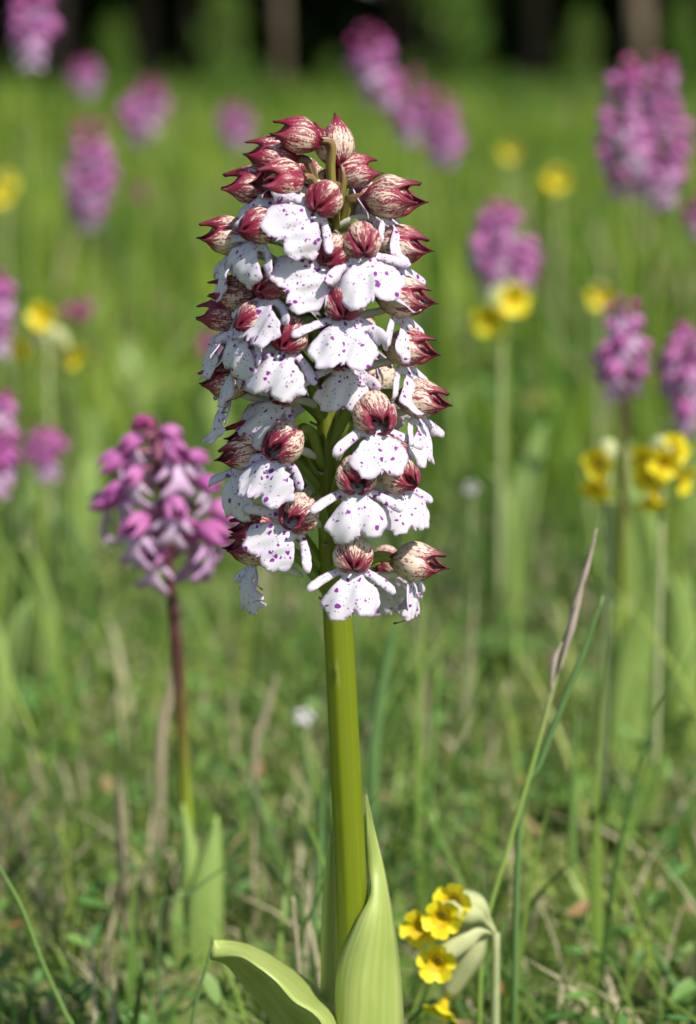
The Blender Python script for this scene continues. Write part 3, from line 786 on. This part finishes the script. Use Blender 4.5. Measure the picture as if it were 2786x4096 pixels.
# withered bristles hanging from two lips
for q in ([(1652, 2470), (1630, 2478), (1603, 2488), (1576, 2494)], [(1022, 2330), (1034, 2345), (1050, 2358)]):
    Vv, Ff, Uv, Tt = tube(spline([at(x, y, YS - .003) for x, y in q], 8), [.00012, .00014, .0001, .00028], 6)
    obj('withered_bristle', mesh('withered_bristle', rel(Vv), Ff, mat_plain('dry_brown', (.035, .04, .015), .7), Uv, {'t': Tt}), lady)

# ------------------------------------------------------------------ pink orchids
PHALF = [(1.6, .2), (3.4, -1.6), (6.3, -4.6), (7.0, -6.0), (6.0, -6.1), (3.4, -4.2), (1.9, -3.4), (2.0, -5.0), (3.0, -7.2), (5.6, -9.6), (5.6, -11.2), (3.8, -11.5), (1.8, -10.2), (.5, -9.0)]
def pink_lip(seed):
    r = random.Random(seed)
    pts = [(x, y) for x, y in PHALF] + [(0, -9.8)] + [(-x, y) for x, y in PHALF[::-1]] + [(0, .5)]
    out = smooth_closed(pts, 2); n = len(out)
    inner = [(x, y) for x in (-1.2, 0, 1.2) for y in (-1.5, -3, -4.5, -6, -7.5)] + [(2.6, -8.3), (-2.6, -8.3), (3.8, -3.6), (-3.8, -3.6)]
    res = delaunay_2d_cdt([Vector(p) for p in out] + [Vector(p) for p in inner], [(i, (i + 1) % n) for i in range(n)], [], 1, 1e-4)
    V = []
    for v in res[0]:
        x, y = v.x, v.y; sl_ = -y; th = R(48) + R(38) * sl_ / 12
        c = -.035 * x * x + r.uniform(-.1, .1)
        V.append((x * .001, (math.cos(th) * sl_ + c) * .001, -math.sin(th) * sl_ * .001))
    return V, [tuple(f) for f in res[2]]
def sepals_geo(L, Rm, nt=6, ns=5, bend=.15, seed=0):
    V, F = [], []
    for thc in (90, -16, 196):
        o0 = len(V)
        me = sepal_mesh('x', R(thc), R(62), L, Rm, bend, .8, .3, M_PHOOD, nt, ns, seed=seed + thc)
        V += [tuple(v.co) for v in me.vertices]; F += [tuple(q + o0 for q in p.vertices) for p in me.polygons]
        bpy.data.meshes.remove(me)
    return V, F
ph = sepals_geo(11.2, 3.4); pl = pink_lip(3)
PH_ME = mesh('pink_hood', *ph, M_PHOOD)
PL_ME = [mesh('pink_lip', *pink_lip(q), M_PLIP) for q in range(3)]
pb = sepals_geo(8, 2.5)
PB_ME = mesh('pink_bud', *pb, M_PBUD)
ovv, ovf, *_ = tube(spline([(0, -.012, -.006), (0, -.006, -.001), (0, 0, 0), (0, .002, 0)], 7), [.0009, .0011, .0009], 6)
OV_ME = mesh('pink_ovary', ovv, ovf, M_PCOL)
# whole small flower in one mesh for the blurred plants
v = list(ph[0]) + [(x, y + .004, z - .0028) for x, y, z in pl[0]]; v0 = len(v); v += ovv
PF_ME = mesh('pink_flower', v, ph[1] + [tuple(q + len(ph[0]) for q in f_) for f_ in pl[1]] + [tuple(q + v0 for q in f_) for f_ in ovf],
             [M_PHOOD, M_PLIP, M_PCOL], mi=[0] * len(ph[1]) + [1] * len(pl[1]) + [2] * len(ovf))

def upright_leaf(parent, base, height, width, az, lean, mat, curl=.2, name='leaf'):
    n = 12; V, UV = [], []
    d = Vector((math.sin(az), -math.cos(az), 0)); sd = Vector((math.cos(az), math.sin(az), 0))
    for i in range(n):
        t = i / (n - 1)
        c = base + d * (lean * height * t ** 1.5 + .003) + Vector((0, 0, height * t * (1 - curl * t * t)))
        w = width * .5 * (math.sin(math.pi * (.16 + .84 * t)) ** .75 if t < 1 else .02)
        for j in range(5):
            q = -1 + j / 2
            V.append(c + sd * (q * w) - d * (abs(q) ** 1.6 * w * .35)); UV.append((j / 4, t))
    V = [v_ for v_ in V]
    F = [(i * 5 + j, i * 5 + j + 1, i * 5 + j + 6, i * 5 + j + 5) for i in range(n - 1) for j in range(4)]
    o = obj(name, mesh(name, rel(V, base), F, mat, UV), parent); solid(o, .0005); return o

def pink_orchid(top, bot, wpx, Y, n, label, buds=.25, leaves=2, stemmat=None, detail=False, seed=0, lw=.020, lh=.12, path=None, srad=.0016, fs=1.0, group='pink orchids in the meadow', base_dx=0.0, dark=False):
    r = random.Random(seed)
    P1 = at(*bot, Y); P2 = at(*top, Y)
    sc = (Y * math.cos(PITCH) + .03) / FPX
    base = Vector((P1.x + (P1.x - P2.x) * .8 + base_dx, Y + r.uniform(-.004, .004), 0))
    root = empty('pink_orchid', base); tag(root, label, 'orchid', group)
    pts = [base + Vector((0, 0, -.004)), (base * .5 + P1 * .5) + Vector(((P1.x - base.x) * .18, 0, 0)), P1, (P1 + P2) * .5, P2]
    if path: pts = [base + Vector((0, 0, -.004))] + [at(x, y, Y) for x, y in path]
    sp = spline(pts, 26)
    V, F, UV, T = tube(sp, [srad * 1.25, srad, srad * .95, srad * .75, srad * .4], 9)
    obj('stem', mesh('stem', rel(V, base), F, stemmat or M_PSTEM2, UV, {'t': T}), root)
    Rm = wpx * sc * .56
    for i in range(n):
        t = (i + .5) / n
        if not detail and r.random() < .14: continue
        az = i * 2.39996 + r.uniform(-.35, .35)
        c = P1 * (1 - t) + P2 * t
        if path:
            zz = c.z; j = int(np.argmin(np.abs(sp[:, 2] - zz))); c = Vector((sp[j][0], sp[j][1], zz))
        prof = (math.sin(math.pi * (.22 + .70 * t)) ** .8)
        isbud = t > 1 - buds
        rr = max(.0015, Rm * prof - .011 * fs * (.5 if isbud else 1))
        s_ = fs * r.uniform(.78, 1.25) * (1 - .25 * t); rr *= r.uniform(.72, 1.22)
        out = Vector((math.sin(az), -math.cos(az), 0))
        pos = c + out * rr + Vector((0, 0, .006 * (1 - t)))
        M = Matrix.Translation(pos - base) @ Matrix.Rotation(math.pi + az, 4, 'Z') @ Matrix.Rotation(R(r.uniform(-12, 12)), 4, 'Y') @ Matrix.Rotation(R(r.uniform(-18, 8) + 40 * max(0, t - .75)), 4, 'X') @ Matrix.Scale(s_, 4)
        if isbud: obj('bud', PB_ME, root, M)
        elif detail:
            fl = obj('flower', OV_ME, root, M)
            h = obj('hood', PH_ME, fl); l_ = obj('lip', PL_ME[i % 3], fl, Matrix.Translation((0, .004, -.0028)))
            h.modifiers.new('round', 'SUBSURF').render_levels = 1; solid(l_, .0004)
        else: obj('flower', PF_ME, root, M)
    for q in range(leaves):
        az = r.uniform(-.9, .9) + (math.pi if q % 2 else 0)
        upright_leaf(root, base + Vector((0, 0, -.003)), lh * r.uniform(.8, 1.1), lw * r.uniform(.85, 1.1), az, r.uniform(.05, .25), M_PLEAF)
    return root, base

# the near pink one at the left
Yl = .87
lo, lb = pink_orchid((610, 1660), (668, 2250), 540, Yl, 22, 'pink orchid with dark purple stem close beside the tall white orchid', buds=.07, leaves=0, stemmat=M_PSTEM, detail=True, seed=4,
                     path=[(758, 3500), (742, 3150), (722, 2800), (700, 2500), (672, 2250), (655, 2000), (632, 1800), (612, 1680)], srad=.0022, fs=1.14, base_dx=.0)
# its two pale sheathing leaves
shift = Vector((0, 0, 0))
def lf(l, rr_, Y): return [[at(x, y, Y + dy) for x, y, dy in l], [at(x, y, Y + dy) for x, y, dy in rr_]]
leaf_from(lf([(745, 4020, -.003), (712, 3800, -.004), (712, 3550, -.004), (722, 3380, -.003), (728, 3215, -.002)],
             [(800, 4020, -.003), (835, 3800, -.004), (820, 3550, -.004), (788, 3380, -.003), (733, 3212, -.002)], Yl), lo, lb, M_PLEAF, n=16, bulge=(0, -.003, 0))
leaf_from(lf([(745, 4030, -.006), (740, 3800, -.008), (752, 3600, -.008), (800, 3430, -.006), (868, 3260, -.003)],
             [(835, 4030, -.004), (885, 3800, -.004), (895, 3600, -.004), (892, 3430, -.004), (873, 3262, -.003)], Yl), lo, lb, M_PLEAF, n=16, bulge=(0, -.003, 0))
leaf_from(lf([(740, 4030, -.008), (690, 3830, -.012), (680, 3700, -.014), (715, 3560, -.013)],
             [(775, 4030, -.008), (745, 3830, -.012), (735, 3700, -.014), (725, 3556, -.013)], Yl), lo, lb, M_PLEAF, n=12)

BG = [
 ((150, -70), (120, 215), 200, 1.55, 34, 'tall pink orchid rising against the dark wood, cut by the frame top', {}),
 ((345, 235), (345, 365), 125, 2.5, 24, 'small round pink orchid head below the dark wood, above a broad spike', {}),
 ((605, 315), (570, 530), 185, 2.1, 30, 'rounded pink orchid head with pale lower flowers, beside a taller broad spike', {}),
 ((365, 470), (350, 890), 215, 1.65, 44, 'long broad pink orchid spike widening downwards with pale lower flowers', {}),
 ((925, 400), (940, 560), 150, 2.6, 24, 'faint small pink orchid head in open grass near the crimson buds', {}),
 ((1465, 95), (1530, 410), 200, 1.75, 36, 'leaning pink orchid with crimson top against the dark wood', dict(buds=.3)),
 ((1650, 275), (1640, 540), 160, 1.9, 28, 'crimson-topped pink orchid half hidden between two others', dict(buds=.4)),
 ((1740, 360), (1785, 640), 190, 1.8, 34, 'leaning pink orchid with white lower edge, lowest of a cluster of three', dict(buds=.3)),
 ((2490, 235), (2505, 770), 245, 1.35, 44, 'dense magenta orchid spike, darker of a close pair', dict(buds=.12)),
 ((2652, 222), (2630, 800), 230, 1.42, 42, 'dense pale-violet orchid spike, lighter of a close pair', dict(buds=.08)),
 ((2000, 810), (2020, 1160), 285, 1.38, 40, 'broad pink orchid standing above two small yellow flowers', dict(buds=.12, lh=.15)),
 ((2490, 1195), (2500, 1570), 270, 1.1, 26, 'purple-pink orchid on thin dark stem beside bright yellow cowslips', dict(buds=.15, stemmat=M_PSTEM, fs=.9)),
 ((2760, 1285), (2735, 1670), 230, 1.15, 30, 'purple-pink orchid cut by the frame edge beside the dark-stemmed one', dict(buds=.1, fs=.9)),
 ((-5, 1090), (-15, 1390), 160, 1.25, 26, 'pink orchid cut by the frame edge above another such orchid', dict(buds=.1, fs=.9)),
 ((-5, 1560), (-20, 1910), 170, 1.1, 26, 'pink orchid cut by the frame edge beside a faint low pink one', dict(buds=.1, fs=.9)),
 ((180, 1715), (170, 1870), 175, 1.22, 16, 'faint low pink orchid head in the grass, half faded', dict(buds=.1, fs=.8)),
 ((320, 1205), (305, 1300), 105, 1.5, 10, 'small dark purple orchid bud head beside yellow cowslips', dict(buds=1, fs=.8)),
 ((845, 1335), (850, 1430), 110, 1.75, 14, 'small magenta orchid head just behind the white spotted flowers', dict(buds=.7, fs=.9)),
 ((562, 740), (558, 830), 75, 2.0, 8, 'tiny dull purple orchid bud head below a rounded pink head', dict(buds=1, fs=.8)),
 ((2795, 780), (2790, 920), 120, 1.6, 18, 'dim pink orchid head cut by the frame edge below the close pair', dict(buds=.5, fs=.9)),
]
for i, (t_, b_, w_, Y, n_, lab, kw) in enumerate(BG):
    pink_orchid(t_, b_, w_, Y, n_, lab, seed=20 + i, **{**dict(fs=1.0), **kw})

# ------------------------------------------------------------------ cowslips
k = NT('cowslip_corolla')
uv = k.n('UVMap').outputs[0]; sp_ = k.n('SeparateXYZ'); k.l(uv, sp_.inputs[0])
cc = k.ramp(sp_.outputs[0], [(.0, (.62, .45, .01)), (.2, (.64, .42, .003)), (.36, (.66, .45, .004)), (.46, (.82, .66, .012)), (1, (.86, .74, .03))])
M_YEL = k.surface(cc, .45, .3, .25)
M_CALYX = mat_leafy('cowslip_calyx', (.58, .60, .30), (.50, .55, .24), (.62, .64, .36), 8, .55, .3, .3)
M_CSTALK = mat_plain('cowslip_stalk', (.38, .42, .20), .6, .3, .1)
M_CLEAF = mat_leafy('cowslip_leaf', (.10, .20, .035), (.15, .26, .05), (.12, .22, .04), 9)
def corolla_geo(Rc=.0062):
    V, UV = [], []; na, nr = 40, 8
    for i in range(nr):
        t = i / (nr - 1)
        for j in range(na):
            a = 2 * math.pi * j / na; l_ = (5 * a / (2 * math.pi)) % 1.0
            lobe = abs(math.sin(math.pi * l_)) ** .45 * (1 - .22 * math.exp(-((l_ - .5) / .09) ** 2))
            if t < .35: r_ = .0002 + .0019 * t / .35; y = -.0045 + .0045 * (t / .35) ** 2
            else:
                q = (t - .35) / .65; r_ = .0019 + (Rc - .0019) * q * (.62 + .38 * lobe if q > .3 else 1) ; y = .0018 * q ** 1.2 + .0006 * math.sin(5 * a) * q
            r_ = r_ if t >= .35 else r_ * .9
            V.append((r_ * math.cos(a), y, r_ * math.sin(a))); UV.append((0 if t < .35 else .15 + .85 * (t - .35) / .65, j / na))
    F = [(i * na + j, i * na + (j + 1) % na, (i + 1) * na + (j + 1) % na, (i + 1) * na + j) for i in range(nr - 1) for j in range(na)]
    return V, F, UV
COR = mesh('corolla', *corolla_geo()[:2], M_YEL, corolla_geo()[2])
def cowslip(umbel, Y, flowers, label, size=1.0, seed=0, curve=0.0):
    """flowers: (pixel of the corolla, its depth offset, facing az, pitch)"""
    r = random.Random(seed)
    U = at(*umbel, Y); base = Vector((U.x + curve, Y, 0))
    root = empty('cowslip', base); tag(root, label, 'cowslip', 'cowslips in the meadow')
    V, F, UV, T = tube(spline([base + Vector((0, 0, -.004)), base * .5 + U * .5, U], 12), [.0016, .0014, .0012], 8)
    obj('stalk', mesh('stalk', rel(V, base), F, M_CSTALK, UV, {'t': T}), root)
    for (c, dy, az, pit) in flowers:
        C = at(*c, Y + dy); a = R(az)
        rot = Matrix.Rotation(math.pi + a, 4, 'Z') @ Matrix.Rotation(R(pit), 4, 'X')
        ax = rot.to_3x3() @ Vector((0, 1, 0))
        e = C - ax * .0062 * size                       # mouth of the calyx
        side = e - U
        mid = U + side * .30 + Vector((0, 0, .003 * size))
        path = spline([U, mid, U + side * .62 + Vector((0, 0, .0022 * size)), e + ax * .001], 16)
        rd = [.0006, .0007, .0009, .0022, .0033, .0037, .0036, .0033, .0027]
        V, F, UV, T = tube(path, [q * size for q in rd], 10, 5, .10)
        fl = obj('flower', mesh('calyx', rel(V, base), F, M_CALYX, UV, {'t': T}), root)
        obj('corolla', COR, fl, Matrix.Translation(C - base) @ rot @ Matrix.Rotation(r.uniform(0, 1), 4, 'Y') @ Matrix.Scale(size, 4))
    for q in range(4):
        upright_leaf(root, base + Vector((0, 0, -.002)), .035, .022, q * 1.6 + r.random(), .9, M_CLEAF, .6)
    return root
cowslip((1985, 3735), .735, [((1815, 3608), -.008, -18, 8), ((1768, 3672), -.016, -4, 2), ((1682, 3712), -.008, -16, 2), ((1748, 3852), -.012, -6, 6), ((1768, 4035), .002, -40, -50)],
        'sharp yellow cowslip with pale calyxes drooping beside the orchid leaf', 1.0, 1, 0.0)
cowslip((2650, 1805), 1.0, [((2590, 1840), -.01, -40, -10), ((2690, 1800), -.01, 30, 10), ((2600, 1910), -.012, -20, -30), ((2735, 1915), -.01, 60, -20), ((2610, 2005), -.006, -10, -60), ((2660, 1850), -.016, 0, -10)],
        'blurred cowslip with six yellow flowers beside a thin dark orchid stem', 1.15, 2)
cowslip((2440, 1800), 1.02, [((2400, 1850), -.01, -30, -10), ((2390, 1950), -.01, -20, -40)], 'blurred cowslip with two yellow flowers just left of a dark orchid stem', 1.15, 3)
cowslip((2010, 1170), 1.3, [((2055, 1195), -.01, 20, 0), ((1962, 1275), -.01, -10, -20)], 'blurred cowslip with two yellow flowers under the broad pink orchid', 1.5, 4)
cowslip((190, 1330), 1.35, [((168, 1265), -.01, -5, 10), ((92, 1402), -.01, -40, -10), ((300, 1420), .004, 60, -30)], 'blurred cowslip with pale calyxes beside a dark purple bud head', 1.25, 5)
cowslip((2235, 690), 2.1, [((2232, 715), -.01, 0, 0), ((2210, 740), .01, -40, 0)], 'far blurred yellow cowslip alone in open grass', 1.7, 6)
cowslip((15, 740), 2.0, [((8, 775), -.01, 0, 0), ((22, 730), 0, 30, 0)], 'far blurred yellow cowslip cut by the frame edge', 1.6, 7)
cowslip((2405, 1160), 1.55, [((2402, 1185), -.01, 0, -5)], 'faint yellow cowslip above the dark-stemmed purple-pink orchid', 1.3, 8)
cowslip((2035, 590), 2.4, [((2040, 605), -.01, 0, -5)], 'faintest far yellow cowslip behind the leaning pink cluster', 1.5, 9)

# ------------------------------------------------------------------ single grass stems and blades one can pick out
def ribbon(name, pts, Y, wpx, col, label, cat='sedge', round_=False, dy=None, group=None):
    P = [at(x, y, Y + (dy[i] if dy else 0)) for i, (x, y) in enumerate(pts)]
    low = P[0]
    if low.z > .002: P = [Vector((low.x + (low.x - P[1].x) * .15, low.y + .004, -.003))] + P
    base = Vector((P[0].x, P[0].y, 0))
    path = spline(P, 26); sc = Y / FPX
    w = np.interp(np.linspace(0, 1, 26), np.linspace(0, 1, len(wpx)), wpx) * sc * .5
    if round_:
        V, F, UV, T = tube(path, w, 8)
        me = mesh(name, rel(V, base), F, col, UV, {'t': T})
        o = obj(name, me)
    else:
        V, UV = [], []
        for i in range(26):
            for j, q in enumerate((-1, 0, 1)):
                V.append(path[i] + np.array([q * w[i], abs(q) * w[i] * .5, 0])); UV.append((j / 2, i / 25))
        F = [(i * 3 + j, i * 3 + j + 1, i * 3 + j + 4, i * 3 + j + 3) for i in range(25) for j in range(2)]
        o = obj(name, mesh(name, rel(V, base), F, col, UV)); solid(o, .0002)
    o.location = base
    tag(o, label, cat, group); return o, base
M_BL = mat_leafy('grass_blade', (.16, .30, .06), (.22, .36, .09), None, 12)
M_BL2 = mat_leafy('bluish_blade', (.14, .27, .085), (.20, .34, .11), None, 12)
M_DRY = mat_leafy('dry_straw', (.42, .34, .22), (.50, .42, .29), (.36, .28, .18), 8, .7, .2)
M_CULM = mat_tube('flowering_culm', [(0, (.20, .32, .05)), (.5, (.25, .36, .07)), (.62, (.34, .36, .16)), (.75, (.34, .27, .22)), (1, (.36, .28, .22))], streak=(.2, .2, .1), samt=.3)
cul, cb = ribbon('sedge', [(1925, 3780), (1958, 3640), (2050, 3330), (2150, 2990), (2225, 2700), (2300, 2420), (2352, 2240), (2388, 2115)], .745, [26, 25, 24, 22, 22, 22, 16, 8], M_CULM, 'tall leaning grass stem with brownish flower head rising above the near cowslip', 'sedge', True)
for pts, w_ in (([(2235, 2700), (2290, 2500), (2335, 2330)], [6, 34, 8]), ([(2205, 2770), (2216, 2650), (2250, 2570)], [6, 30, 6]), ([(2290, 2440), (2340, 2300), (2382, 2150)], [5, 26, 4])):
    P = spline([at(x, y, .743) for x, y in pts], 12); sc = .745 / FPX
    V, F, UV, T = tube(P, [q * sc * .5 for q in w_], 7)
    obj('spikelet', mesh('spikelet', rel(V, cb), F, mat_plain('spikelet_husk', (.40, .31, .26), .7), UV, {'t': T}), cul)
ribbon('sedge', [(2080, 3300), (2160, 3060), (2240, 2850), (2335, 2610), (2412, 2385)], .75, [24, 30, 30, 28, 26, 10], M_BL2, 'broad green blade leaning beside the brownish grass stem')
ribbon('sedge', [(300, 4150), (255, 4040), (170, 3850), (95, 3650), (40, 3540), (-20, 3440)], .73, [20, 20, 20, 18, 16, 10], M_BL, 'pale jointed grass stem leaning out of the lower corner', round_=True)
ribbon('sedge', [(765, 4150), (800, 3960), (830, 3850), (853, 3735)], .70, [14, 13, 11, 4], M_BL2, 'thin green blade touching the tip of the drooping orchid leaf')
ribbon('sedge', [(640, 3640), (720, 3600), (830, 3520), (960, 3420)], .80, [10, 18, 18, 6], M_BL2, 'dark thin blade crossing the pink orchid leaves')
ribbon('sedge', [(1200, 3960), (1190, 3800), (1180, 3700), (1172, 3590)], .76, [22, 20, 20, 16], M_DRY, 'short dry straw stalk standing beside the drooping orchid leaf', 'straw', True)
ribbon('sedge', [(1490, 3100), (1500, 2950), (1530, 2750), (1560, 2600), (1590, 2480)], .92, [50, 56, 50, 40, 12], M_BL2, 'wide bluish blade behind the white orchid stem, right side')
ribbon('sedge', [(1250, 3900), (1262, 3600), (1285, 3300), (1300, 3080)], .80, [26, 30, 26, 8], M_BL2, 'upright bluish blade close behind the white orchid stem, left side')
ribbon('sedge', [(2290, 3700), (2290, 3300), (2300, 3050), (2310, 2850)], .90, [36, 40, 34, 10], M_BL, 'upright pale green blade standing behind the leaning grass stem')
ribbon('sedge', [(1720, 3150), (1735, 2900), (1745, 2700), (1755, 2560)], .95, [24, 28, 22, 8], M_BL, 'narrow upright blade between orchid stem and leaning grass stem')
ribbon('sedge', [(2786, 4090), (2700, 3960), (2650, 3850), (2610, 3800)], .80, [60, 50, 40, 10], M_BL2, 'broad bluish blade leaning in from the frame corner')
ribbon('straw_stalk', [(640, 3080), (650, 2900), (680, 2780), (700, 2640)], .98, [40, 44, 40, 14], M_DRY, 'bleached dead blade behind the pink orchid stem', 'straw')
ribbon('straw_stalk', [(1020, 3000), (1050, 2900), (1085, 2780), (1110, 2700)], 1.0, [26, 34, 30, 12], M_DRY, 'bleached dead blade leaning between the two orchid stems', 'straw')
ribbon('straw_stalk', [(490, 3500), (482, 3350), (475, 3200), (470, 3100)], .9, [30, 36, 34, 12], M_DRY, 'upright straw blade left of the pink orchid leaves', 'straw')
# small white meadow flower
def white_flower(px, Y, label, n=5, Rr=.0042, tint=(.70, .68, .66)):
    C = at(*px, Y); base = Vector((C.x, C.y, 0)); root = empty('white_flower', base); tag(root, label, 'flower')
    V, F, UV, T = tube(spline([base + Vector((0, 0, -.003)), base * .5 + C * .5 + Vector((.002, 0, 0)), C], 8), [.0007, .0005], 6)
    obj('stalk', mesh('stalk', rel(V, base), F, M_CSTALK, UV, {'t': T}), root)
    M_W = mat_plain('white_petal', tint, .5, .3, .25, .06)
    for q in range(n):
        a = q * 2 * math.pi / n
        d = Vector((math.cos(a), 0, math.sin(a))); s_ = Vector((-math.sin(a), 0, math.cos(a)))
        V = []
        for t in (0, .35, .7, 1):
            w = Rr * .42 * math.sin(math.pi * (.12 + .8 * t)) 
            c = C + d * Rr * t + Vector((0, -.001 - .0015 * t, 0))
            V += [c - s_ * w, c + Vector((0, -.0004, 0)), c + s_ * w]
        o = obj('petal', mesh('petal', rel(V, base), [(3 * i + j, 3 * i + j + 1, 3 * i + j + 4, 3 * i + j + 3) for i in range(3) for j in range(2)], M_W), root); solid(o, .0002)
white_flower((1217, 2862), .98, 'tiny white flower low in the grass left of the white orchid stem')
white_flower((1885, 1950), 1.15, 'pale whitish faded flower in the grass below the broad pink orchid', 5, .0042, (.40, .42, .36))
